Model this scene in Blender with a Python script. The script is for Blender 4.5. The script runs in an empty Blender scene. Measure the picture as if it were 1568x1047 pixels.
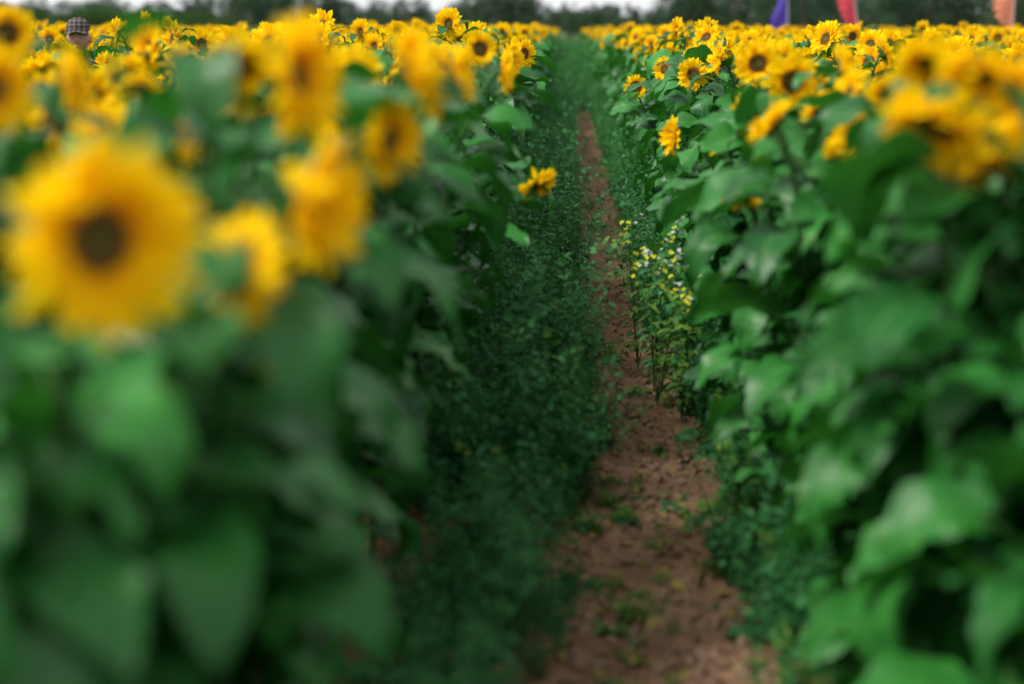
import bpy, math, random
from mathutils import Vector, Matrix, noise
random.seed(7)
S = bpy.context.scene
UP = Vector((0,0,1))
CAM_H = 1.85

# ------------------------------------------------------------------ helpers
class MB:
    def __init__(s): s.v=[];s.f=[];s.m=[];s.a=[]
    def vert(s,p,a=(0,0,0)):
        s.v.append((p[0],p[1],p[2])); s.a.append(a); return len(s.v)-1
    def face(s,idx,m): s.f.append(idx); s.m.append(m)
    def tube(s,pts,rad,sides,mat,var=.5):
        rings=[]
        n=len(pts)
        for i,p in enumerate(pts):
            t=(pts[min(i+1,n-1)]-pts[max(i-1,0)])
            if t.length<1e-7: t=Vector((0,0,1))
            t.normalize()
            a=t.cross(Vector((0.31,0.95,0.05)))
            if a.length<.1: a=t.cross(Vector((1,0,0)))
            a.normalize(); b=t.cross(a)
            r=rad[i]
            rings.append([s.vert(p+a*math.cos(2*math.pi*k/sides)*r+b*math.sin(2*math.pi*k/sides)*r,(k/sides,i/max(1,n-1),var)) for k in range(sides)])
        for i in range(n-1):
            for k in range(sides):
                k2=(k+1)%sides
                s.face((rings[i][k],rings[i][k2],rings[i+1][k2],rings[i+1][k]),mat)
        s.face(tuple(rings[-1]),mat)
    def obj(s,name,mats,smooth=True):
        me=bpy.data.meshes.new(name)
        me.from_pydata(s.v,[],s.f)
        for m in mats: me.materials.append(m)
        me.polygons.foreach_set('material_index',s.m)
        me.polygons.foreach_set('use_smooth',[smooth]*len(s.f))
        at=me.attributes.new('luv','FLOAT_VECTOR','POINT')
        flat=[c for a in s.a for c in a]
        at.data.foreach_set('vector',flat)
        me.update()
        return bpy.data.objects.new(name,me)

def link(o,parent=None):
    S.collection.objects.link(o)
    if parent: o.parent=parent
    return o

class N:
    """tiny node helper"""
    def __init__(s,name):
        s.mat=bpy.data.materials.new(name); s.mat.use_nodes=True
        s.t=s.mat.node_tree; s.t.nodes.clear()
        s.out=s.t.nodes.new('ShaderNodeOutputMaterial')
    def n(s,typ,**kw):
        nd=s.t.nodes.new(typ)
        for k,v in kw.items():
            if k=='inp':
                for kk,vv in v.items():
                    if isinstance(vv,bpy.types.NodeSocket): s.t.links.new(vv,nd.inputs[kk])
                    else: nd.inputs[kk].default_value=vv
            else: setattr(nd,k,v)
        return nd
    def math(s,op,a,b=0.0,c=0.0):
        return s.n('ShaderNodeMath',operation=op,inp={0:a,1:b,2:c}).outputs[0]
    def mix(s,f,a,b,mode='MIX'):
        nd=s.n('ShaderNodeMix',data_type='RGBA',blend_type=mode)
        for k,v in ((0,f),(6,a),(7,b)):
            if isinstance(v,bpy.types.NodeSocket): s.t.links.new(v,nd.inputs[k])
            else: nd.inputs[k].default_value=v
        return nd.outputs[2]
    def l(s,a,b): s.t.links.new(a,b)
    def noise(s,scale,detail=3,rough=.55,vec=None):
        nd=s.n('ShaderNodeTexNoise',inp={'Scale':scale,'Detail':detail,'Roughness':rough})
        if vec is None:
            vec=s.n('ShaderNodeTexCoord').outputs['Object']
        s.l(vec,nd.inputs['Vector']); return nd.outputs['Fac']
    def smooth(s,v,a,b,to0=0.0,to1=1.0):
        nd=s.n('ShaderNodeMapRange',interpolation_type='SMOOTHSTEP',inp={'Value':v,'From Min':a,'From Max':b,'To Min':to0,'To Max':to1})
        return nd.outputs[0]
    def finish(s,col,rough=.6,spec=.4,bump=None,bs=.3,bd=.01,transl=0,tcol=None):
        p=s.n('ShaderNodeBsdfPrincipled')
        for k,v in (('Base Color',col),('Roughness',rough),('Specular IOR Level',spec)):
            if isinstance(v,bpy.types.NodeSocket): s.l(v,p.inputs[k])
            else: p.inputs[k].default_value=v
        if bump is not None:
            b=s.n('ShaderNodeBump',inp={'Strength':bs,'Distance':bd,'Height':bump})
            s.l(b.outputs[0],p.inputs['Normal'])
        o=p.outputs[0]
        if transl>0:
            tr=s.n('ShaderNodeBsdfTranslucent')
            tc=tcol if tcol is not None else col
            if isinstance(tc,bpy.types.NodeSocket): s.l(tc,tr.inputs[0])
            else: tr.inputs[0].default_value=tc
            mx=s.n('ShaderNodeMixShader',inp={0:transl}); s.l(o,mx.inputs[1]); s.l(tr.outputs[0],mx.inputs[2]); o=mx.outputs[0]
        s.l(o,s.out.inputs[0]); return s.mat
def C(r,g,b): return (r,g,b,1)

def luv(m):
    a=m.n('ShaderNodeAttribute',attribute_name='luv')
    x=m.n('ShaderNodeSeparateXYZ'); m.l(a.outputs['Vector'],x.inputs[0])
    return x.outputs[0],x.outputs[1],x.outputs[2]

# ------------------------------------------------------------------ materials
def mat_leaf(name,dark,light,vein,transl=.22,rough=.45,spec=.45,simple=False):
    m=N(name); s,t,var=luv(m)
    ri=m.n('ShaderNodeObjectInfo').outputs['Random']
    f=m.math('ADD',m.math('MULTIPLY',var,.7),m.math('MULTIPLY',ri,.3))
    if simple:
        col=m.mix(f,dark,light)
        return m.finish(col,rough,spec,transl=transl,tcol=m.mix(.5,col,C(.08,.30,.02)))
    nz=m.noise(11,2)
    f=m.math('ADD',f,m.math('MULTIPLY',m.math('SUBTRACT',nz,.5),.8))
    col=m.mix(f,dark,light)
    sa=m.math('ABSOLUTE',s)
    mid=m.smooth(sa,.02,.07,1,0)
    fr=m.math('FRACT',m.math('MULTIPLY',m.math('SUBTRACT',t,m.math('MULTIPLY',sa,.30)),7))
    lat=m.smooth(m.math('ABSOLUTE',m.math('SUBTRACT',fr,.5)),.03,.10,1,0)
    v=m.math('MAXIMUM',mid,m.math('MULTIPLY',lat,.55))
    col=m.mix(m.math('MULTIPLY',v,.55),col,vein)
    bl=m.smooth(nz,.66,.74)
    col=m.mix(m.math('MULTIPLY',bl,.3),col,C(.14,.19,.03))
    bh=m.math('ADD',m.math('MULTIPLY',v,-.6),m.math('MULTIPLY',nz,1.2))
    tc=m.mix(.5,col,C(.06,.36,.012))
    return m.finish(col,rough,spec,bump=bh,bs=.8,bd=.012,transl=transl,tcol=tc)
M_LEAF=mat_leaf('sunflower_leaf_green',C(.002,.046,.010),C(.034,.215,.030),C(.11,.33,.085),.17,.42,.30)
M_WEED=mat_leaf('weed_green',C(.008,.080,.026),C(.06,.25,.07),C(.08,.18,.06),.25,.6,.2,True)
M_WEED2=mat_leaf('weed_light_green',C(.05,.16,.025),C(.15,.29,.04),C(.15,.25,.08),.25,.6,.2,True)
M_LITTER=mat_leaf('dry_leaf_litter',C(.17,.10,.04),C(.34,.28,.09),C(.3,.2,.1),.1,.8,.1,True)

m=N('sunflower_stem'); col=m.mix(m.noise(30,1),C(.020,.08,.016),C(.06,.16,.035)); M_STEM=m.finish(col,.65,.2)

m=N('sunflower_petal'); s,t,var=luv(m)
col=m.mix(m.smooth(t,0,.55),C(.94,.43,.002),C(.97,.70,.004))
col=m.mix(m.math('MULTIPLY',var,.45),col,C(.97,.55,.003))
st=m.n('ShaderNodeTexWave',inp={'Scale':2.2,'Distortion':1.0})
cx=m.n('ShaderNodeCombineXYZ'); m.l(s,cx.inputs[0]); m.l(cx.outputs[0],st.inputs['Vector'])
M_PETAL=m.finish(col,.65,.08,bump=st.outputs['Fac'],bs=.25,bd=.002,transl=.45,tcol=C(.98,.68,.004))

m=N('sunflower_disc'); r,t,var=luv(m)
rp=m.n('ShaderNodeValToRGB'); m.l(m.math('ADD',r,m.math('MULTIPLY',m.math('SUBTRACT',m.noise(120,1),.5),.25)),rp.inputs[0])
e=rp.color_ramp.elements; e[0].color=C(.11,.13,.025); e[1].color=C(.45,.22,.012)
x=e.new(.35); x.color=C(.085,.07,.015); x=e.new(.6); x.color=C(.05,.027,.008); x=e.new(.82); x.color=C(.18,.08,.010)
vo=m.n('ShaderNodeTexVoronoi',inp={'Scale':260.0}); m.l(m.n('ShaderNodeTexCoord').outputs['Object'],vo.inputs['Vector'])
col=m.mix(m.math('MULTIPLY',m.smooth(vo.outputs['Distance'],.0,.5,1,0),.3),rp.outputs[0],C(.28,.17,.02))
M_DISC=m.finish(col,.8,.2,bump=vo.outputs['Distance'],bs=1,bd=-.004)

m=N('soil'); tc=m.n('ShaderNodeTexCoord').outputs['Object']
n1=m.noise(1.3,4,.6,tc); n2=m.noise(14,5,.65,tc); n3=m.noise(90,3,.6,tc)
col=m.mix(m.smooth(n1,.3,.7),C(.25,.138,.080),C(.37,.22,.138))
col=m.mix(m.smooth(n2,.38,.62),m.mix(.5,col,C(.11,.06,.038)),col)
col=m.mix(m.math('MULTIPLY',m.smooth(n3,.6,.75),.4),col,C(.48,.34,.24))
px=m.n('ShaderNodeSeparateXYZ'); m.l(tc,px.inputs[0])
far=m.smooth(m.math('ADD',px.outputs[1],m.math('MULTIPLY',n1,6)),90,100)
col=m.mix(far,col,m.mix(n2,C(.04,.09,.025),C(.08,.13,.035)))
h=m.math('ADD',n2,m.math('MULTIPLY',n3,.35))
M_SOIL=m.finish(col,.95,.1,bump=h,bs=.9,bd=.04)
m=N('soil_clod'); col=m.mix(m.noise(25,3),C(.17,.10,.062),C(.38,.25,.17)); M_CLOD=m.finish(col,.95,.1,bump=m.noise(70,3),bs=.8,bd=.01)

def mat_tree(name,dark,light):
    m=N(name); s,t,var=luv(m)
    ri=m.n('ShaderNodeObjectInfo').outputs['Random']
    col=m.mix(m.math('ADD',m.math('MULTIPLY',var,.7),m.math('MULTIPLY',ri,.4)),dark,light)
    return m.finish(col,.8,.1,transl=.15)
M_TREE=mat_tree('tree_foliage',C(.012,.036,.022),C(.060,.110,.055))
M_TREEFAR=mat_tree('far_tree_foliage_hazed',C(.05,.088,.07),C(.10,.145,.095))  # distance haze put into the base colour: greyer, paler greens
M_HEDGE=mat_tree('hedge_foliage',C(.014,.045,.012),C(.06,.13,.025))
m=N('bark'); M_BARK=m.finish(m.mix(m.noise(6),C(.05,.04,.03),C(.13,.11,.09)),.9,.1)
def plain(name,c,rough=.7,transl=0,c2=None,sc=8,spec=.3):
    m=N(name); c2=c2 or tuple(x*.8 for x in c[:3])+(1,)
    return m.finish(m.mix(m.noise(sc),c,c2),rough,spec,transl=transl)
M_YEL=plain('mustard_petal',C(.74,.72,.03),.6,.3)
M_WHT=plain('white_petal',C(.60,.64,.60),.6,.3)

# ------------------------------------------------------------------ plant parts
def leaf_blade(mb,p0,az,L,W,pitch,droop,roll,mat,rnd,ns=6,nt=9,petiole=.1,heart=.16,pr=.004,stem_mat=1,fold=.20,rip=.06):
    h=Vector((math.cos(az),math.sin(az),0)); side0=Vector((-math.sin(az),math.cos(az),0))
    var=rnd.random()
    p=p0.copy(); a=pitch
    if petiole>0:
        pts=[p.copy()]
        for i in range(3):
            p=p+(h*math.cos(a)+UP*math.sin(a))*petiole/3; pts.append(p.copy()); a-=droop*.08
        mb.tube(pts,[pr*1.2,pr,pr,pr*.8],4,stem_mat,var)
    ph=rnd.random()*6; tw=rnd.uniform(-.7,.7); rows=[]
    step=L/nt; ph2=rnd.random()*6; yawd=rnd.uniform(-.07,.07)
    for j in range(nt+1):
        t=j/nt
        T=h*math.cos(a)+UP*math.sin(a)
        r=roll+tw*t
        side=(side0*math.cos(r)+(T.cross(side0))*math.sin(r))
        Nn=T.cross(side)
        w=W*2.05*(t+.015)**.5*max(0,(1-t))**.95 if j<nt else 0.002*W
        row=[]
        for i in range(ns+1):
            s=i/ns*2-1
            back=-heart*L*abs(s)**1.5*math.exp(-t*4)
            rr=rip*W*(math.sin(t*15+ph+s*2)*abs(s)**2*2.0+math.sin(t*9+ph2+s*4)*.5*abs(s))
            q=p+side*(s*w*(1+.04*math.sin(t*40+ph)))+T*back+Nn*(abs(s)*w*fold+rr)
            row.append(mb.vert(q,(s,t,var)))
        rows.append(row)
        p=p+T*step; a-=droop/nt*(1.3 if t<.5 else .7)+rnd.uniform(-.08,.08)
        h=(h+side0*yawd).normalized(); side0=Vector((-h.y,h.x,0))
    for j in range(nt):
        for i in range(ns):
            mb.face((rows[j][i],rows[j][i+1],rows[j+1][i+1],rows[j+1][i]),mat)

def frame(n):
    n=n.normalized(); a=n.cross(UP)
    if a.length<.05: a=n.cross(Vector((1,0,0)))
    a.normalize(); b=a.cross(n); return a,b,n

def head(mb,pos,nrm,R,PL,rnd,npet=19,opn=1.0,closed=0.0):
    A,B,Nn=frame(nrm)
    def P(x,y,z): return pos+A*x+B*y+Nn*z
    seg=28; prof=[(0,.10),(.25,.12),(.5,.20),(.75,.22),(.92,.14),(1.0,.0),(1.04,-.12)]
    rings=[]
    for r,z in prof:
        if r==0: rings.append([mb.vert(P(0,0,z*R),(0,0,.5))]); continue
        rings.append([mb.vert(P(R*r*math.cos(2*math.pi*k/seg),R*r*math.sin(2*math.pi*k/seg),R*(z+rnd.uniform(-.03,.03))),(r,k/seg,rnd.random())) for k in range(seg)])
    for k in range(seg): mb.face((rings[0][0],rings[1][k],rings[1][(k+1)%seg]),3)
    for i in range(1,len(rings)-1):
        for k in range(seg):
            k2=(k+1)%seg; mb.face((rings[i][k],rings[i+1][k],rings[i+1][k2],rings[i][k2]),3)
    for i in range(70):
        a=rnd.uniform(0,6.283); rr=R*rnd.uniform(.62,.98); 
        c=P(rr*math.cos(a),rr*math.sin(a),R*.16); w=R*.035
        d=(A*math.cos(a)+B*math.sin(a)); e=A*-math.sin(a)+B*math.cos(a)
        tip=c+Nn*R*.16+d*R*rnd.uniform(-.02,.08)
        ids=[mb.vert(c+e*w,(.9,0,.5)),mb.vert(c-e*w,(.9,0,.5)),mb.vert(c+d*w*1.5,(.9,0,.5)),mb.vert(tip,(1.0,1,.8))]
        mb.face((ids[0],ids[1],ids[3]),3); mb.face((ids[1],ids[2],ids[3]),3); mb.face((ids[2],ids[0],ids[3]),3)
    prof=[(1.04,-.12),(.95,-.3),(.6,-.5),(.3,-.62),(.12,-.8)]
    rg=[[mb.vert(P(R*r*math.cos(2*math.pi*k/14),R*r*math.sin(2*math.pi*k/14),R*z),(0,0,.7)) for k in range(14)] for r,z in prof]
    for i in range(len(rg)-1):
        for k in range(14):
            k2=(k+1)%14; mb.face((rg[i][k],rg[i+1][k],rg[i+1][k2],rg[i][k2]),1)
    def ray(a,L,W,e0,bend,mat,base,z0,tw):
        d=A*math.cos(a)+B*math.sin(a); sd=-A*math.sin(a)+B*math.cos(a)
        p=P(base*math.cos(a),base*math.sin(a),z0); e=e0; var=rnd.random(); nt=6; rows=[]
        for j in range(nt+1):
            t=j/nt
            T=d*math.cos(e)+Nn*math.sin(e); nn=Nn*math.cos(e)-d*math.sin(e)
            w=W*(.5+1.1*t)*(1-t**3.4)**.9 if j<nt else .0004
            c=math.cos(tw*t); s_=math.sin(tw*t); S2=sd*c+nn*s_
            rows.append([mb.vert(p+S2*w*q+nn*(abs(q)*w*.35),(q,t,var)) for q in (-1,0,1)])
            p=p+T*L/nt; e+=bend/nt
        for j in range(nt):
            for i in range(2): mb.face((rows[j][i],rows[j][i+1],rows[j+1][i+1],rows[j+1][i]),mat)
    for layer in range(3):
        for k in range(npet):
            if rnd.random()<.04: continue
            a=2*math.pi*(k+.37*layer+rnd.uniform(-.3,.3))/npet
            e0=(.05+.26*layer)+rnd.uniform(-.25,.35)+closed
            ray(a,PL*rnd.uniform(.78,1.12)*(1-.12*(layer==2)),PL*rnd.uniform(.16,.21),e0,rnd.uniform(-.9,.8)-.1*layer+closed*.5,2,R*(.97-.06*(layer==2)),-R*.05*(1-layer),rnd.uniform(-.8,.8))
    for k in range(20):
        a=2*math.pi*(k+rnd.uniform(-.3,.3))/20
        ray(a,R*rnd.uniform(.55,.9),R*.17,rnd.uniform(-.7,.0),rnd.uniform(-.6,.3),0,R*.9,-R*.25,0)

def bez(p0,p1,p2,p3,t):
    u=1-t; return p0*u**3+p1*3*u*u*t+p2*3*u*t*t+p3*t**3

def sunflower(mb,base,hpos,nrm,rnd,R=.05,PL=.072,has_head=True,nleaf=22,closed=0,lscale=1.0,npet=19,tmax=.92,tmin=.10):
    nrm=nrm.normalized()
    back=hpos-nrm*R*.75 if has_head else hpos
    H=hpos.z
    p1=base+Vector((rnd.uniform(-.04,.04),rnd.uniform(-.04,.04),H*.55))
    p2=back-nrm*.10+UP*(.04 if nrm.z<0 else -.06)-UP*.03
    if not has_head: p2=back-UP*.3
    pts=[bez(base,p1,p2,back,i/14) for i in range(15)]
    mb.tube(pts,[.012-.005*(i/14) for i in range(15)],7,1)
    az=rnd.uniform(0,6.28)
    for i in range(nleaf):
        t=tmin+(tmax-tmin)*(i/(nleaf-1))
        p=bez(base,p1,p2,back,t)
        az+=2.4+rnd.uniform(-.4,.4)
        sz=(.18+.09*math.sin(min(1,t*1.15)*math.pi))*rnd.uniform(.75,1.2)*lscale
        if t>.85: sz*=.65
        leaf_blade(mb,p,az,sz,sz*rnd.uniform(.29,.41),rnd.uniform(.2,.95)-(.3 if t<.4 else 0),rnd.uniform(.7,2.1),rnd.uniform(-.6,.6),0,rnd,petiole=sz*rnd.uniform(.35,.65))
    if has_head: head(mb,hpos,nrm,R,PL,rnd,npet,closed=closed)
SFM=[M_LEAF,M_STEM,M_PETAL,M_DISC]

# ------------------------------------------------------------------ instancing
def scatter(name,protos,items):
    """items: (pos, (rx,ry,rz), scale, idx) -> ONE object that instances the prototypes"""
    col=bpy.data.collections.new(name+'_kinds')
    for o in protos: col.objects.link(o)
    me=bpy.data.meshes.new(name); me.from_pydata([tuple(i[0]) for i in items],[],[])
    a=me.attributes.new('rot','FLOAT_VECTOR','POINT'); a.data.foreach_set('vector',[c for i in items for c in i[1]])
    a=me.attributes.new('scl','FLOAT','POINT'); a.data.foreach_set('value',[i[2] for i in items])
    a=me.attributes.new('kind','INT','POINT'); a.data.foreach_set('value',[i[3] for i in items])
    ob=bpy.data.objects.new(name,me); S.collection.objects.link(ob)
    g=bpy.data.node_groups.new(name,'GeometryNodeTree')
    g.interface.new_socket('Geometry',in_out='INPUT',socket_type='NodeSocketGeometry')
    g.interface.new_socket('Geometry',in_out='OUTPUT',socket_type='NodeSocketGeometry')
    n=g.nodes; gi=n.new('NodeGroupInput'); go=n.new('NodeGroupOutput')
    ip=n.new('GeometryNodeInstanceOnPoints'); ci=n.new('GeometryNodeCollectionInfo')
    ci.inputs['Collection'].default_value=col
    ci.inputs['Separate Children'].default_value=True; ci.inputs['Reset Children'].default_value=True
    def attr(nm,dt):
        k=n.new('GeometryNodeInputNamedAttribute'); k.data_type=dt; k.inputs['Name'].default_value=nm; return k.outputs['Attribute']
    L=g.links
    L.new(gi.outputs[0],ip.inputs['Points']); L.new(ci.outputs[0],ip.inputs['Instance'])
    ip.inputs['Pick Instance'].default_value=True
    L.new(attr('kind','INT'),ip.inputs['Instance Index'])
    L.new(attr('rot','FLOAT_VECTOR'),ip.inputs['Rotation'])
    L.new(attr('scl','FLOAT'),ip.inputs['Scale'])
    L.new(ip.outputs[0],go.inputs[0])
    md=ob.modifiers.new('instances','NODES'); md.node_group=g
    return ob

# ------------------------------------------------------------------ ground
def soil_h(x,y):
    if y>40 or abs(x)>6: return 0
    v=noise.noise(Vector((x*2.2,y*2.2,0)))*.030+noise.noise(Vector((x*9,y*9,3)))*.020+noise.noise(Vector((x*25,y*25,5)))*.010
    return v - .03*math.exp(-((x-.35)/.3)**2)
def axis(lo,hi,dlo,dhi,step):
    a=[];v=dlo
    while v<=dhi: a.append(v); v+=step
    s=step; v=dlo
    L=[]
    while v>lo: s*=1.35; v-=s; L.append(v)
    s=step; v=a[-1]; Rr=[]
    while v<hi: s*=1.35; v+=s; Rr.append(v)
    return L[::-1]+a+Rr
xs=axis(-900,900,-.9,1.5,.02); ys=axis(-300,1500,2.5,14,.025)
mb=MB()
for y in ys:
    for x in xs: mb.vert((x,y,soil_h(x,y)))
nx=len(xs)
for j in range(len(ys)-1):
    for i in range(nx-1):
        a=j*nx+i; mb.face((a,a+1,a+nx+1,a+nx),0)
link(mb.obj('ground',[M_SOIL]))

# ------------------------------------------------------------------ sunflower field (mass)
protos=[]
for k in range(13):
    rnd=random.Random(100+k); mb=MB()
    z=1.55+.04*(k%5); tilt=[-.25,.1,.35,-.05,.5,.2,-.5,.3,0,.15][k%10]
    hd=k<10
    nr=Vector((math.cos(tilt),rnd.uniform(-.2,.2),math.sin(tilt)))
    hp=Vector((rnd.uniform(.02,.10),rnd.uniform(-.05,.05),z)) if hd else Vector((.02,0,1.42+.06*(k-10)))
    sunflower(mb,Vector((0,0,0)),hp,nr,rnd,R=rnd.uniform(.034,.048),PL=rnd.uniform(.066,.082),has_head=hd,nleaf=25 if hd else 34,tmax=.93 if hd else .99,lscale=.98)
    protos.append(mb.obj('sunflower_kind_%02d'%k,SFM))
items=[]; rr=random.Random(5)
PERSON=Vector((-3.72,10.9,0))
for side in (-1,1):
    for k in range(0,75):
        x0=(-.84-.7*k) if side<0 else (.99+.7*k)
        y=-2.0+rr.random()*.2
        while y<86:
            y+= (.23 if y<30 else .36)*rr.uniform(.7,1.3)*((.62 if side>0 else .75) if k==0 else 1)
            if side<0 and -x0>.47*max(y,0)+2.2: continue
            if side>0 and x0>.40*max(y,0)+2.2: continue
            x=x0+rr.gauss(0,.06)
            if (Vector((x,y,0))-PERSON).length<.42: continue
            near=(k==0 and y<(3.3 if side<0 else 3.9))
            kind=rr.choice((10,11,12)) if (near or rr.random()<(.2 if k==0 else .04)) else rr.randrange(10)
            sc=rr.gauss(.98,.055)+(.02 if side<0 else 0)
            if y>9: sc+=.05*noise.noise(Vector((x*.35,y*.12,0)))+(.06 if rr.random()<.05 else 0)
            sc=min(sc,1.11) if y>9 else min(sc,1.05)
            yaw=-math.pi/2+rr.gauss(.1,1.1)
            if 4<y<11 and abs(x+.342*y)<.25: sc=min(sc,.985)
            if near: yaw=rr.uniform(0,6.28); sc=rr.uniform(.86,1.0)
            items.append(((x,y,-.01),(rr.gauss(0,.05),rr.gauss(0,.05),yaw),sc,kind))
# shorter leafy side plants filling the edge of the right-hand row
y=3.4
while y<20:
    y+=rr.uniform(.2,.4)
    items.append(((rr.uniform(.84,.93),y,-.01),(0,0,rr.uniform(0,6.28)),rr.uniform(.6,.86),rr.choice((10,11,12))))
scatter('sunflower_field',protos,items)
print('sunflowers',len(items))

# ------------------------------------------------------------------ individual sunflowers near the path
def V(*a): return Vector(a)
H=[ # head position, facing, R, PL, closed
 (V(-.590,1.75,1.592),V(.78,-.75,.02),.048,.092,.1),
 (V(-.385,2.10,1.600),V(1,-.20,-.05),.038,.082,.3),
 (V(-.475,2.00,1.510),V(.55,.70,-.35),.036,.062,0),
 (V(-.470,2.45,1.765),V(1,-.30,.0),.040,.086,.15),
 (V(-.37,2.90,1.63),V(.9,-.45,-.1),.036,.066,.15),
 (V(-.327,3.0,1.757),V(1,-.1,.3),.038,.082,.3),
 (V(-.603,2.6,1.79),V(.3,-.5,-.85),.036,.056,0),
 (V(-.82,3.0,1.637),V(1,.1,0),.034,.050,.1),
 (V(-1.014,3.4,1.71),V(.2,.6,.7),.025,.035,0),
 (V(-.935,2.3,1.755),V(.8,-.6,0),.030,.050,0),
 (V(-1.053,3.0,1.735),V(1,0,.2),.030,.052,.2),
 (V(-1.49,3.8,1.84),V(.5,-1,0),.034,.050,0),
 (V(-.445,2.06,1.370),V(.6,-.7,.4),.016,.026,.7),
 (V(-.312,4.0,1.73),V(1,-.1,.1),.034,.062,.2),
 (V(-.25,5.5,1.69),V(1,-.1,.0),.036,.062,.1),
 (V(-.37,6.0,1.77),V(.2,-1,.1),.034,.045,0),
 (V(-.42,4.6,1.74),V(.6,-.3,.7),.036,.060,0),
 (V(-.138,6.0,1.21),V(.55,-.45,-.75),.040,.070,0),
 (V(.735,2.9,1.665),V(-.45,-.45,-.75),.046,.085,0),
 (V(.872,3.0,1.58),V(.2,-.4,-.8),.030,.055,0),
 (V(.64,4.5,1.56),V(-.75,.2,.65),.036,.066,.2),
 (V(.514,7.0,1.336),V(-1,-.25,.1),.036,.072,.1),
 (V(.505,11.0,1.42),V(-.1,-1,0),.048,.052,0),
 (V(.665,6.0,1.368),V(-.3,.4,.8),.034,.055,.2),
 (V(.775,6.0,1.71),V(-.1,-1,.15),.040,.066,0),
 (V(.60,5.0,1.275),V(-.2,-.2,-.9),.032,.056,0),
 (V(.82,3.1,1.46),V(.3,.6,.5),.018,.028,.4),
 (V(.850,3.0,1.76),V(-.5,-.3,-.75),.040,.072,0),
 (V(.820,3.3,1.775),V(-.4,-.5,-.8),.036,.066,0),
 (V(.905,2.9,1.71),V(-1,-.1,0),.038,.070,.1),
 (V(.875,4.6,1.49),V(-.5,.6,.5),.030,.048,.2),
 (V(.865,5.0,1.586),V(-.6,.3,.7),.032,.052,.1),
 (V(.93,4.8,1.64),V(-.8,-.2,.3),.036,.060,0),
 (V(.97,4.4,1.67),V(-.3,.5,.8),.030,.050,.1),
 (V(-.30,7.5,1.70),V(.8,-.5,.1),.038,.060,0),
 (V(-.28,9.0,1.70),V(.7,-.7,.1),.038,.060,0),
 (V(.70,8.2,1.60),V(-.3,-1,.1),.040,.060,0),
 (V(.80,9.3,1.66),V(.2,-1,.0),.040,.060,0),
 (V(.66,10.0,1.58),V(-.6,-.8,.2),.038,.058,0),
]
rnd=random.Random(21)
for i,(hp,nr,R,PL,cl) in enumerate(H):
    mb=MB()
    sgn=-1 if hp.x<0.0 else 1
    bx=hp.x+sgn*rnd.uniform(.08,.2) if abs(hp.x)>.6 else (-.72 if sgn<0 else .95)+rnd.uniform(-.06,.06)
    base=Vector((bx,hp.y+rnd.uniform(.0,.15),-.01))
    sunflower(mb,base,hp,nr,rnd,R=R,PL=PL,closed=cl,nleaf=23,npet=21,tmax=.74 if i in (0,1,2,3,12,18,19,27,28,29) else .85)
    o=mb.obj('sunflower',SFM)
    o.data.transform(Matrix.Translation(-base)); o.location=base
    link(o)

# ------------------------------------------------------------------ weeds
def weed(mb,rnd,h,nst,leafL,leafW,dens,spread=.4,mat=0):
    for s in range(nst):
        az=rnd.uniform(0,6.28); ln=rnd.uniform(.1,spread)
        p=Vector((rnd.uniform(-.03,.03),rnd.uniform(-.03,.03),-.01)); d=Vector((math.cos(az)*ln,math.sin(az)*ln,1)).normalized()
        hh=h*rnd.uniform(.5,1.15); n=6; pts=[p.copy()]
        for i in range(n):
            d=(d+Vector((rnd.gauss(0,.10),rnd.gauss(0,.10),0))).normalized(); p=p+d*hh/n; pts.append(p.copy())
        mb.tube(pts,[.0028-.002*i/n for i in range(n+1)],3,1)
        for i in range(int(dens*hh)):
            t=rnd.uniform(.08,1)*n; k=min(n-1,int(t)); q=pts[k].lerp(pts[k+1],t-k)
            a2=rnd.uniform(0,6.28); pl=rnd.uniform(0,.07)*(1.15-t/n); el=rnd.uniform(-.2,.9)
            dd=Vector((math.cos(a2)*math.cos(el),math.sin(a2)*math.cos(el),math.sin(el)))
            q=q+dd*pl
            sd=dd.cross(UP+Vector((rnd.gauss(0,.5),rnd.gauss(0,.5),0))); sd.normalize()
            L=leafL*rnd.uniform(.6,1.2); W=leafW*rnd.uniform(.7,1.2); v=rnd.random()
            dn=dd-UP*.35
            a=mb.vert(q,(0,0,v)); b=mb.vert(q+dd*L*.45+sd*W,(1,.5,v)); c=mb.vert(q+dd*L*.45-sd*W,(-1,.5,v)); e=mb.vert(q+dd*L*.45+dn*L*.5,(0,1,v))
            m0=mb.vert(q+dd*L*.45-UP*W*.3,(0,.5,v))
            mb.face((a,c,m0),mat); mb.face((a,m0,b),mat); mb.face((m0,c,e),mat); mb.face((b,m0,e),mat)
WM=[M_WEED,M_STEM,M_WEED2,M_LITTER]
wp=[]
specs=[(.60,6,.050,.0055,110,.30,0),(.70,5,.045,.005,120,.22,0),(.42,6,.060,.015,60,.5,0),(.34,7,.045,.017,65,.6,0),(.80,5,.060,.011,75,.18,0),
       (.14,6,.04,.013,120,.9,2),(.09,5,.03,.011,130,1.1,2),(.45,6,.05,.013,65,.45,2)]
for k,sp in enumerate(specs):
    rnd=random.Random(300+k); mb=MB(); weed(mb,rnd,*sp[:6],mat=sp[6]); wp.append(mb.obj('weed_kind_%02d'%k,WM))
for k in range(2):
    rnd=random.Random(330+k); mb=MB()
    for i in range(9):
        leaf_blade(mb,Vector((0,0,.01)),rnd.uniform(0,6.28),rnd.uniform(.06,.12),rnd.uniform(.018,.03),rnd.uniform(.3,1.1),rnd.uniform(.6,1.5),rnd.uniform(-.3,.3),0 if k else 2,rnd,ns=4,nt=5,petiole=.03,pr=.0015)
    wp.append(mb.obj('weed_kind_%02d'%(8+k),WM))
wi=[]; rr=random.Random(9)
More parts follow.
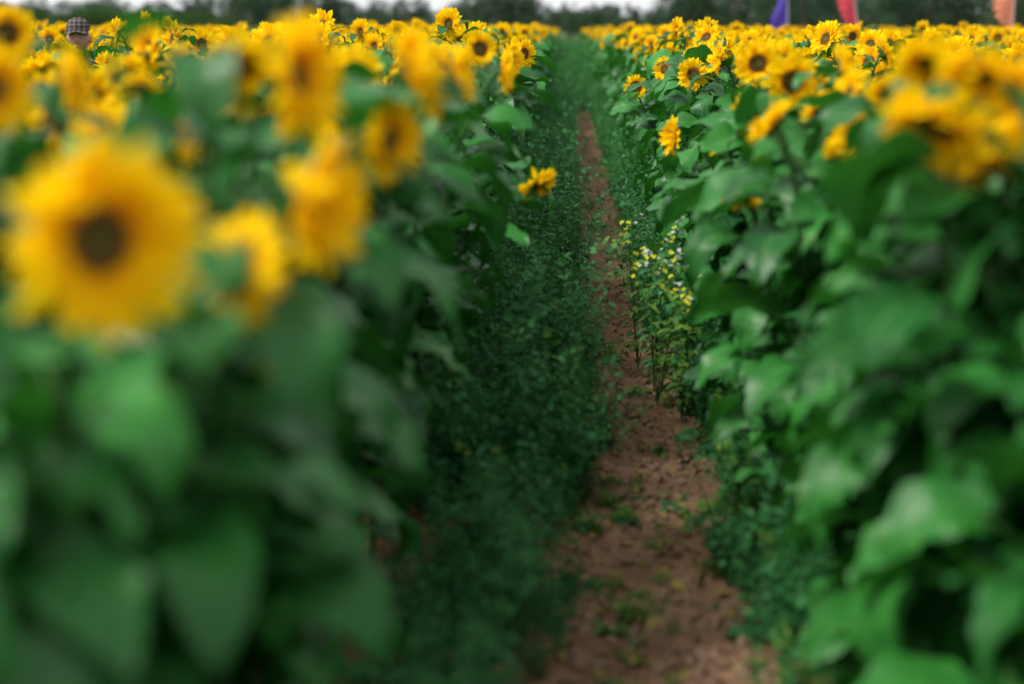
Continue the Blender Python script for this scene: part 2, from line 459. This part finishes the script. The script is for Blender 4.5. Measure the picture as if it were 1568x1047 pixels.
def addw(x,y,kinds,s): wi.append(((x,y,soil_h(x,y)-.005),(rr.gauss(0,.1),rr.gauss(0,.1),rr.uniform(0,6.28)),s,rr.choice(kinds)))
def ledge(y):
    e=-.04 if y<3.6 else (-.04+.09*(y-3.6)/1.2 if y<4.8 else (.05+.12*(y-4.8)/1.4 if y<6.2 else (.17 if y<8.5 else .09)))
    return e+.10*noise.noise(Vector((0,y*.9,0)))
y=2.2
while y<88:
    dn=21 if y<16 else 11
    st=1/dn
    edge=ledge(y)
    for q in range(3):
        x=rr.uniform(-.60,edge)
        u=max(0,min(1,(x+.62)/(edge+.62)))
        hs=.55+.50*math.sin(u*math.pi)+.7*noise.noise(Vector((x*3.2,y*2.3,4)))
        if u>.85: hs*=.8
        if y<5.5 and noise.noise(Vector((x*3,y*3,17)))>.22: continue
        kk=(0,0,1,1,2,3,4,4,7) if y>4.8 else (0,2,3,2,3,1)
        addw(x,y,kk,max(.25,rr.uniform(.55,1.25)*hs*(1.0 if y>4.8 else .72)))
    lo=.56 if y<5.5 else .64
    addw(rr.uniform(lo,.98),y,(2,3,7,5,9,0),rr.uniform(.5,1.0))
    if rr.random()<.8: addw(rr.uniform(lo+.02,.9),y,(2,3,7,4),rr.uniform(.5,.9))
    if y>8.5:
        addw(rr.uniform(.56,.95),y,(0,1,4,2,7),rr.uniform(.7,1.25))
        if rr.random()<.6: addw(rr.uniform(.5,.9),y,(0,1,4,2,7),rr.uniform(.5,1.0))
    if y>13 and rr.random()<.22: addw(rr.uniform(.15,.42),y,(5,6,3),rr.uniform(.3,.5))
    if y>32: addw(rr.uniform(-.1,.5),y,(0,1,2,4),rr.uniform(.5,.9)*min(2.0,1+(y-32)/45))
    y+=st
for i in range(900):
    y=2.5+abs(rr.gauss(0,1))*4.0; x=rr.uniform(-.1,.85)
    w=noise.noise(Vector((x*2.5,y*1.6,9)))
    if w<.08 and rr.random()<.84: continue
    addw(x,y,(5,6,6,9,8,6,6),rr.uniform(.25,.75))
scatter('path_weeds',wp,wi)

lp=[]
for k in range(3):
    rnd=random.Random(400+k); mb=MB()
    leaf_blade(mb,Vector((0,0,.006)),0,.07,.022,.25,1.1,.3,3,rnd,ns=4,nt=5,petiole=.02,pr=.001,stem_mat=3,rip=.15); lp.append(mb.obj('dry_leaf_kind_%d'%k,WM))
li=[]
for i in range(1200):
    y=2.5+abs(rr.gauss(0,1))*5; x=rr.uniform(-.5,1.0)
    li.append(((x,y,soil_h(x,y)+.003),(rr.gauss(0,.25),rr.gauss(0,.25),rr.uniform(0,6.28)),rr.uniform(.3,1.1),rr.randrange(3)))
scatter('fallen_dry_leaves',lp,li)
cp=[]
import bmesh
for k in range(4):
    bm=bmesh.new(); bmesh.ops.create_icosphere(bm,subdivisions=2,radius=.03)
    for v in bm.verts:
        f=1+.5*noise.noise(v.co*40+Vector((k*7,0,0)))+.25*noise.noise(v.co*110+Vector((k*3,0,0)))
        v.co*=f; v.co.z*=.6
    me=bpy.data.meshes.new('clod'); bm.to_mesh(me); bm.free(); me.materials.append(M_CLOD)
    cp.append(bpy.data.objects.new('clod_kind_%d'%k,me))
ci=[]
for i in range(3800):
    y=2.5+abs(rr.gauss(0,1))*6; x=rr.uniform(-.6,1.05)
    ci.append(((x,y,soil_h(x,y)+.001),(rr.uniform(0,3),rr.uniform(0,3),rr.uniform(0,6)),rr.uniform(.1,.8)**1.3*1.5,rr.randrange(4)))
scatter('soil_clods',cp,ci)

# ------------------------------------------------------------------ wild flowers beside the path
def wildflower(name,loc,h,pet,size,nst,npf,rnd,spread):
    mb=MB()
    for s in range(nst):
        az=rnd.uniform(0,6.28); ln=rnd.uniform(.03,spread)
        d=Vector((math.cos(az)*ln,math.sin(az)*ln,1)).normalized(); p=Vector((0,0,-.01)); hh=h*rnd.uniform(.74,1.05); pts=[p.copy()]
        for i in range(8):
            d=(d+Vector((rnd.gauss(0,.05),rnd.gauss(0,.05),0))).normalized(); p=p+d*hh/8; pts.append(p.copy())
        mb.tube(pts,[.003-.002*i/8 for i in range(9)],4,1)
        for i in range(16):
            t=rnd.uniform(1,7); k=int(t); q=pts[k].lerp(pts[k+1],t-k)
            leaf_blade(mb,q,rnd.uniform(0,6.28),rnd.uniform(.05,.11),rnd.uniform(.010,.024),.6,1.2,0,0,rnd,ns=2,nt=4,petiole=.01,pr=.001)
        for i in range(npf):
            a=rnd.uniform(0,6.28); q0=pts[6+rnd.randrange(2)]; q=pts[-1]+Vector((math.cos(a)*rnd.uniform(.0,.05),math.sin(a)*rnd.uniform(0,.05),rnd.uniform(-.09,.02)))
            mb.tube([q0.lerp(pts[-1],.3),q],[.001,.0008],3,1)
            n=Vector((rnd.gauss(0,.5),rnd.gauss(0,.5)-.5,1)).normalized(); A,B,nn=frame(n)
            for k in range(4):
                b=k*math.pi/2+rnd.uniform(-.2,.2); dd=A*math.cos(b)+B*math.sin(b); sd=nn.cross(dd)
                sz=size*rnd.uniform(.8,1.2)
                ids=[mb.vert(q),mb.vert(q+dd*sz*.6+sd*sz*.45+nn*sz*.15),mb.vert(q+dd*sz+nn*sz*.1),mb.vert(q+dd*sz*.6-sd*sz*.45+nn*sz*.15)]
                mb.face(tuple(ids),2)
    o=mb.obj(name,[M_WEED2 if pet is M_YEL else M_WEED,M_STEM,pet]); o.location=loc; link(o)
rnd=random.Random(55)
for x,y,h in ((.46,7.0,.82),(.57,7.3,.82),(.40,7.8,.84),(.56,6.7,.76)):
    wildflower('wild_mustard',(x,y,0),h,M_YEL,.016,5,4,rnd,.22)
for x,y,h in ((.50,7.7,.95),(.46,7.3,.90),(.57,6.9,.86)):
    wildflower('white_wildflower',(x,y,0),h,M_WHT,.013,5,5,rnd,.16)

# ------------------------------------------------------------------ trees
def tree(mb,h,r,rnd,nclump=34,nleaf=75,ls=.28,base=.25):
    tr=h*.022+.04
    pts=[Vector((noise.noise(Vector((0,i,h)))*.15,noise.noise(Vector((5,i,h)))*.15,h*.8*i/6)) for i in range(7)]; pts[0]=Vector((0,0,-.1))
    mb.tube(pts,[tr*(1-.8*i/6) for i in range(7)],7,1)
    cl=[]
    for i in range(nclump):
        u=rnd.random(); z=h*(base+(1-base)*u**.85)
        rad=r*math.sqrt(max(.03,1-((u-.38)/.66)**2))*rnd.uniform(.35,1.0)
        a=rnd.uniform(0,6.28); c=Vector((math.cos(a)*rad,math.sin(a)*rad,z-h*.04)); cl.append(c)
    for c in cl[:12]:
        k=rnd.randint(2,5); p=pts[k]; mid=p.lerp(c,.5)+UP*.1
        mb.tube([p,mid,c],[tr*.35,tr*.22,tr*.08],4,1)
    for c in cl:
        cr=r*rnd.uniform(.22,.42); v0=rnd.random()
        for i in range(nleaf):
            d=Vector((rnd.gauss(0,1),rnd.gauss(0,1),rnd.gauss(0,.75))); d=d.normalized()*cr*rnd.random()**.45
            p=c+d; n=Vector((rnd.gauss(0,1),rnd.gauss(0,1),rnd.gauss(0,1))).normalized(); A,B,_=frame(n); s=ls*rnd.uniform(.5,1.1)
            v=min(1,max(0,v0*.6+.4*rnd.random()))
            ids=[mb.vert(p-A*s*.5,(0,0,v)),mb.vert(p+B*s*.3,(0,0,v)),mb.vert(p+A*s*.5,(0,0,v)),mb.vert(p-B*s*.3,(0,0,v))]
            mb.face(tuple(ids),0)
rnd=random.Random(77)
near_k=[];far_k=[]
for k in range(5):
    mb=MB(); tree(mb,8,[3.2,2.6,3.8,2.2,3.0][k],rnd,ls=.33); near_k.append(mb.obj('tree_kind_%d'%k,[M_TREE,M_BARK],False))
for k in range(3):
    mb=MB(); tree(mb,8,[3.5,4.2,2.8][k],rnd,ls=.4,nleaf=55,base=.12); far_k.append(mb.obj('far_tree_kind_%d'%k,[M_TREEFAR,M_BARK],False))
ti=[];fi=[]; rr=random.Random(31)
def prof(px): # tree height at distance ~230 m by bearing
    if px<300: return 6.2
    if px<540: return 8.0
    if px<740: return 6.4
    if px<830: return 9.0
    if px<1010: return 5.4
    return 9.8
for row,(yy,stp) in enumerate(((205,2.5),(225,2.5),(250,3.0))):
    x=-150
    while x<150:
        x+=stp*rr.uniform(.6,1.5); px=870+2178*x/yy
        hgt=prof(px)*rr.uniform(.66,1.12)
        ti.append(((x,yy+rr.uniform(-6,6),-.2),(0,0,rr.uniform(0,6.28)),hgt/8,rr.randrange(5)))
scatter('distant_trees',near_k,ti)
mb=MB()
def hillz(x,y): 
    t=max(0,min(1,(y-330)/250)); return (4.0+2.0*noise.noise(Vector((x*.004,2,0)))+1.0*(x>0))*t*t*(3-2*t)-.3
gx=[-500+i*20 for i in range(51)]; gy=[320+i*20 for i in range(16)]
for yv in gy:
    for xv in gx: mb.vert((xv,yv,hillz(xv,yv)))
for j in range(15):
    for i in range(50):
        a=j*51+i; mb.face((a,a+1,a+52,a+51),0)
M_HILL=plain('hill_grass',C(.12,.17,.08),.9,0,C(.08,.12,.06),.05)
link(mb.obj('distant_hill',[M_HILL]))
for yy in (400,470,560):
    x=-270
    while x<260:
        x+=4.2*rr.uniform(.6,1.6)
        fi.append(((x,yy+rr.uniform(-12,12),hillz(x,yy)-.3),(0,0,rr.uniform(0,6.28)),rr.uniform(.4,.8),rr.randrange(3)))
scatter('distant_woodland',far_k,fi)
bi=[]
def bush(px,d,topy,idx):
    h=CAM_H+(45-topy)/2178*d; bi.append((((px-870)/2178*d,d,-.1),(0,0,rr.uniform(0,6)),h/8*1.02,idx))
for px,topy in ((990,22),(1080,20),(1150,24),(1250,22),(1340,25),(1420,20),(1490,24),(1555,26),(730,22),(650,26),(590,24),(560,20),(500,24),(430,22),(1620,20),(940,30),(840,30),(800,28)):
    bush(px,rr.uniform(120,150),topy+rr.uniform(-4,6),rr.randrange(5))
scatter('field_edge_bushes',[o.copy() for o in near_k],bi)
mb=MB(); tree(mb,3.9,1.95,random.Random(3),nclump=46,nleaf=90,ls=.16,base=.12)
o=mb.obj('round_tree',[mat_tree('round_tree_foliage',C(.010,.036,.012),C(.03,.08,.024)),M_BARK],False); o.location=((897-870)/2178*150,150,0); link(o)
mb=MB(); rnd=random.Random(12)
x=-70.0
while x<-21:
    top=2.7+.6*min(1,(-x-22)/15)+.25*noise.noise(Vector((x*.3,0,0)))
    mb.tube([Vector((x,90,-.1)),Vector((x+rnd.uniform(-.3,.3),90,top*.6))],[.05,.02],4,1)
    for c in range(7):
        cc=Vector((x+rnd.uniform(-.6,.6),90+rnd.uniform(-.8,.8),rnd.uniform(.2,1)*top-.2)); v0=rnd.random()
        for i in range(60):
            d=Vector((rnd.gauss(0,1),rnd.gauss(0,1),rnd.gauss(0,1))).normalized()*.55*rnd.random()**.4; p=cc+d
            A,B,_=frame(Vector((rnd.gauss(0,1),rnd.gauss(0,1),rnd.gauss(0,1)))); s=.17*rnd.uniform(.5,1.2); v=v0*.6+.4*rnd.random()
            mb.face((mb.vert(p-A*s*.5,(0,0,v)),mb.vert(p+B*s*.35,(0,0,v)),mb.vert(p+A*s*.5,(0,0,v)),mb.vert(p-B*s*.35,(0,0,v))),0)
    x+=.55
link(mb.obj('hedge',[M_HEDGE,M_BARK],False))

# ------------------------------------------------------------------ feather flags
M_POLE=plain('flag_pole',C(.5,.5,.5),.4)
def interp(tab,x):
    for (a,va),(b,vb) in zip(tab,tab[1:]):
        if x<=b: return va+(vb-va)*max(0,(x-a))/(b-a)
    return tab[-1][1]
def flag(x,y,color,dirx,lean,wtab,slant,scal=.2):
    e=bpy.data.objects.new('feather_flag',None); e.location=(x,y,0); link(e)
    mb=MB(); zt=4.4
    pts=[Vector((lean*(i/12)**2*1.0,0,-.1+zt*i/12)) for i in range(13)]
    pts+= [Vector((lean+dirx*.12,0,zt+.08)),Vector((lean+dirx*.3,0,zt+.06))]
    mb.tube(pts,[.022-.001*i for i in range(15)],8,0); link(mb.obj('pole',[M_POLE]),e)
    mb=MB(); nz=60; ns=8; rows=[]; zb=1.78
    for j in range(nz+1):
        t=j/nz; z=zb+(zt+.05-zb)*t
        px=lean*((z+.1)/zt)**2
        w=interp(wtab,z)*(1+scal*(abs(math.sin(t*math.pi*11))-.5))
        row=[]
        for i in range(ns+1):
            s=i/ns
            row.append(mb.vert((px+dirx*s*w,.07*math.sin(s*5+t*9)*s,z+slant*s*max(0,1-t*2.5)),(s,t,.5)))
        rows.append(row)
    for j in range(nz):
        for i in range(ns): mb.face((rows[j][i],rows[j][i+1],rows[j+1][i+1],rows[j+1][i]),0)
    c2=tuple(c*.7 for c in color[:3])+(1,)
    link(mb.obj('cloth',[plain('flag_cloth',color,.7,.4,c2,3)]),e)
flag(6.74,45,C(.11,.065,.48),-1,-.20,[(1.74,.56),(2.1,.50),(2.7,.24),(4.4,.16)],.06)
flag(8.98,45,C(.72,.080,.12),-1,-.75,[(1.74,.12),(1.95,.40),(2.4,.48),(3.4,.50),(4.4,.30)],.14)
flag(13.50,45,C(.85,.30,.18),-1,.02,[(1.74,.14),(2.0,.46),(2.5,.58),(3.6,.52),(4.4,.30)],.12,.3)

# ------------------------------------------------------------------ person in a cap
per=bpy.data.objects.new('person_in_cap',None); per.location=PERSON; per.rotation_euler=(0,0,math.radians(12)); per.scale=(1.02,1.02,1.02); link(per)
M_SKIN=plain('skin',C(.42,.23,.17),.55,0,C(.36,.19,.14)); M_JACK=plain('jacket',C(.06,.07,.06),.85,0,C(.035,.04,.04)); M_JEAN=plain('jeans',C(.06,.09,.16),.85)
M_HAIR=plain('hair',C(.05,.035,.025),.7); M_SHOE=plain('shoe',C(.05,.04,.03),.6)
def skin(name,vs,es,root,mats,matf):
    me=bpy.data.meshes.new(name); me.from_pydata([v[0] for v in vs],es,[]); o=bpy.data.objects.new(name,me); link(o,per)
    sk=o.modifiers.new('skin','SKIN'); sk.use_smooth_shade=True
    for i,v in enumerate(vs):
        d=me.skin_vertices[0].data[i]; d.radius=(v[1],v[2] if len(v)>2 else v[1]); d.use_root=(i==root)
    sb=o.modifiers.new('sub','SUBSURF'); sb.levels=2; sb.render_levels=2
    dg=bpy.context.evaluated_depsgraph_get(); ev=o.evaluated_get(dg); m2=bpy.data.meshes.new_from_object(ev)
    o.modifiers.clear(); o.data=m2
    m2.materials.clear()
    for mm in mats: m2.materials.append(mm)
    for p in m2.polygons: p.material_index=matf(p.center); p.use_smooth=True
    return o
vs=[((0,0,.98),.155,.115),((0,0,1.18),.15,.11),((0,.0,1.38),.175,.12),((0,.01,1.53),.10,.09),((0,0,1.60),.058,.058),((0,-.01,1.67),.055,.055)]
es=[(0,1),(1,2),(2,3),(3,4),(4,5)]
for sx in (-1,1):
    b=len(vs)
    vs+=[((sx*.19,.01,1.49),.065),((sx*.26,.02,1.20),.048),((sx*.27,-.06,.96),.034),((sx*.27,-.09,.90),.026),
         ((sx*.095,0,.90),.09),((sx*.105,-.01,.50),.058),((sx*.11,.02,.10),.042),((sx*.115,-.05,.045),.042),((sx*.125,-.16,.035),.035)]
    es+=[(3,b),(b,b+1),(b+1,b+2),(b+2,b+3),(0,b+4),(b+4,b+5),(b+5,b+6),(b+6,b+7),(b+7,b+8)]
def bodymat(c):
    if c.z<.10: return 3
    if c.z<.97 and abs(c.x)<.22: return 1
    if c.z>1.575: return 0
    if abs(c.x)>.22 and c.z<.95: return 0
    return 2
skin('body',vs,es,0,[M_SKIN,M_JEAN,M_JACK,M_SHOE],bodymat)
for sx in (-1,1):
    x0=sx*.27
    vs=[((x0,-.085,.93),.024,.018),((x0,-.10,.86),.034,.016)]; es=[(0,1)]
    for k,(oy,ln) in enumerate(((-.03,.068),(-.01,.078),(.012,.072),(.032,.056))):
        b=len(vs); vs+=[((x0,-.10+oy,.84),.010),((x0-sx*.006,-.103+oy*1.1,.84-ln*.5),.0088),((x0-sx*.022,-.103+oy*1.1,.84-ln*.95),.0075)]
        es+=[(1,b),(b,b+1),(b+1,b+2)]
    b=len(vs); vs+=[((x0-sx*.012,-.135,.875),.011),((x0-sx*.02,-.155,.845),.0095),((x0-sx*.024,-.16,.82),.008)]; es+=[(0,b),(b,b+1),(b+1,b+2)]
    skin('hand',vs,es,0,[M_SKIN],lambda c:0)
bm=bmesh.new(); bmesh.ops.create_uvsphere(bm,u_segments=32,v_segments=24,radius=1)
for v in bm.verts:
    x,y,z=v.co
    jaw=1-.28*max(0,-z)**1.3
    X=x*.078*jaw; Y=y*.098*(1-.12*max(0,-z)); Z=z*.118
    if y<0:
        Y-=.006*max(0,-z-.3)
        fx=abs(x)
        Y-=.028*math.exp(-(x/.13)**2)*math.exp(-((z+.12)/.18)**2)
        Y+=.010*math.exp(-((fx-.38)/.16)**2)*math.exp(-((z-.05)/.13)**2)
        Y-=.005*math.exp(-(x/.3)**2)*math.exp(-((z+.50)/.06)**2)
        Y-=.005*math.exp(-((z-.24)/.08)**2)
    v.co=(X,Y,Z)
me=bpy.data.meshes.new('head'); bm.to_mesh(me); bm.free()
for mm in (M_SKIN,M_HAIR): me.materials.append(mm)
for p in me.polygons:
    p.use_smooth=True; c=p.center
    p.material_index=1 if (c.z>.055 or (c.y>.015 and c.z>-.06)) else 0
o=bpy.data.objects.new('head',me); o.location=(0,-.012,1.745); link(o,per)
M_EYE=plain('eye_white',C(.7,.7,.68),.3); M_IRIS=plain('eye_iris',C(.03,.02,.015),.2); M_LIP=plain('lips',C(.42,.17,.14),.5)
def ell(name,loc,sc,mat,par=per):
    bm=bmesh.new(); bmesh.ops.create_uvsphere(bm,u_segments=14,v_segments=10,radius=1)
    for v in bm.verts: v.co=(v.co.x*sc[0],v.co.y*sc[1],v.co.z*sc[2])
    me=bpy.data.meshes.new(name); bm.to_mesh(me); bm.free(); me.materials.append(mat)
    for p in me.polygons: p.use_smooth=True
    o=bpy.data.objects.new(name,me); o.location=loc; link(o,par); return o
for sx in (-1,1):
    ell('eye',(sx*.030,-.094,1.752),(.013,.008,.007),M_EYE); ell('iris',(sx*.030,-.1005,1.752),(.005,.003,.005),M_IRIS)
    ell('ear',(sx*.078,.0,1.74),(.010,.018,.030),M_SKIN)
ell('mouth',(0,-.102,1.687),(.022,.006,.006),M_LIP)
m=N('cap_cloth'); tc=m.n('ShaderNodeTexCoord').outputs['Object']; sp=m.n('ShaderNodeSeparateXYZ'); m.l(tc,sp.inputs[0])
def stripe(v,fq): return m.smooth(m.math('ABSOLUTE',m.math('SUBTRACT',m.math('FRACT',m.math('MULTIPLY',v,fq)),.5)),.12,.2,1,0)
f=m.math('MULTIPLY',m.math('ADD',stripe(sp.outputs[0],28),stripe(sp.outputs[2],34)),.4)
M_CAP=m.finish(m.mix(f,C(.035,.028,.028),C(.20,.17,.16)),.85,.2)
mb=MB(); seg=28; rings=[]
for j in range(9):
    t=j/8; a=t*math.pi/2
    rr_=math.cos(a)**.8 if j<8 else .02
    rings.append([mb.vert((.088*rr_*math.cos(2*math.pi*k/seg),.106*rr_*math.sin(2*math.pi*k/seg),.098*math.sin(a))) for k in range(seg)])
for j in range(8):
    for k in range(seg): k2=(k+1)%seg; mb.face((rings[j][k],rings[j][k2],rings[j+1][k2],rings[j+1][k]),0)
mb.face(tuple(rings[-1]),0)
for lay in (0,-.004):
    rows=[]
    for j in range(5):
        t=j/4; row=[]
        for i in range(13):
            a=math.radians(-155+130*i/12); c=math.cos(a); s=math.sin(a)
            ex=.078*t*max(0,-s-.25)**.5
            row.append(mb.vert((c*(.087),s*.104-ex,.004-.03*abs(c)**2*t-.012*t+lay)))
        rows.append(row)
    for j in range(4):
        for i in range(12): mb.face((rows[j][i],rows[j][i+1],rows[j+1][i+1],rows[j+1][i]),0)
o=mb.obj('cap',[M_CAP]); o.location=(0,-.008,1.80); link(o,per)
ell('cap_button',(0,-.008,1.899),(.009,.009,.005),M_CAP)

# ------------------------------------------------------------------ light, sky, camera
sd=Vector((-.80,-.25,1.05)).normalized()
el=math.asin(sd.z); az=math.atan2(sd.x,sd.y)
w=bpy.data.worlds.new('World'); S.world=w; w.use_nodes=True; t=w.node_tree; t.nodes.clear()
sky=t.nodes.new('ShaderNodeTexSky'); sky.sky_type='NISHITA'; sky.sun_disc=False; sky.sun_elevation=el; sky.sun_rotation=az; sky.dust_density=3; sky.air_density=1.0
hs=t.nodes.new('ShaderNodeHueSaturation'); hs.inputs['Saturation'].default_value=.5; hs.inputs['Value'].default_value=1.0
# thin overcast: procedural cloud sheet mixed over the Nishita sky
tcn=t.nodes.new('ShaderNodeTexCoord'); mp=t.nodes.new('ShaderNodeMapping'); mp.inputs['Scale'].default_value=(1,1,3)
nz=t.nodes.new('ShaderNodeTexNoise'); nz.inputs['Scale'].default_value=2.2; nz.inputs['Detail'].default_value=4
cr=t.nodes.new('ShaderNodeValToRGB'); cr.color_ramp.elements[0].position=.3; cr.color_ramp.elements[1].position=.7
cr.color_ramp.elements[0].color=(.80,.81,.84,1); cr.color_ramp.elements[1].color=(1,1,1,1)
sc_=t.nodes.new('ShaderNodeVectorMath'); sc_.operation='SCALE'; sc_.inputs['Scale'].default_value=9.3
mx=t.nodes.new('ShaderNodeMix'); mx.data_type='RGBA'; mx.inputs[0].default_value=.8
t.links.new(tcn.outputs['Generated'],mp.inputs[0]); t.links.new(mp.outputs[0],nz.inputs['Vector']); t.links.new(nz.outputs['Fac'],cr.inputs[0])
t.links.new(cr.outputs[0],sc_.inputs[0])
bg=t.nodes.new('ShaderNodeBackground'); bg.inputs[1].default_value=.15; wo=t.nodes.new('ShaderNodeOutputWorld')
t.links.new(sky.outputs[0],hs.inputs['Color']); t.links.new(hs.outputs[0],mx.inputs[6]); t.links.new(sc_.outputs[0],mx.inputs[7])
t.links.new(mx.outputs[2],bg.inputs[0]); t.links.new(bg.outputs[0],wo.inputs[0])
sl=bpy.data.lights.new('sun','SUN'); sl.energy=4.9; sl.angle=math.radians(14); sl.color=(1,.96,.88)
so=bpy.data.objects.new('sun',sl); so.rotation_euler=sd.to_track_quat('Z','Y').to_euler(); so.location=(-5,-5,12); link(so)
cam=bpy.data.cameras.new('camera'); co=bpy.data.objects.new('camera',cam); link(co)
cam.lens=50; cam.sensor_width=36; cam.clip_end=3000; cam.clip_start=.05
co.location=(0,0,CAM_H); co.rotation_euler=(math.radians(90-12.4),0,math.radians(2.26))
cam.dof.use_dof=True; cam.dof.focus_distance=9.0; cam.dof.aperture_fstop=.95
S.camera=co
S.view_settings.view_transform='Standard'; S.view_settings.look='None'; S.view_settings.exposure=0
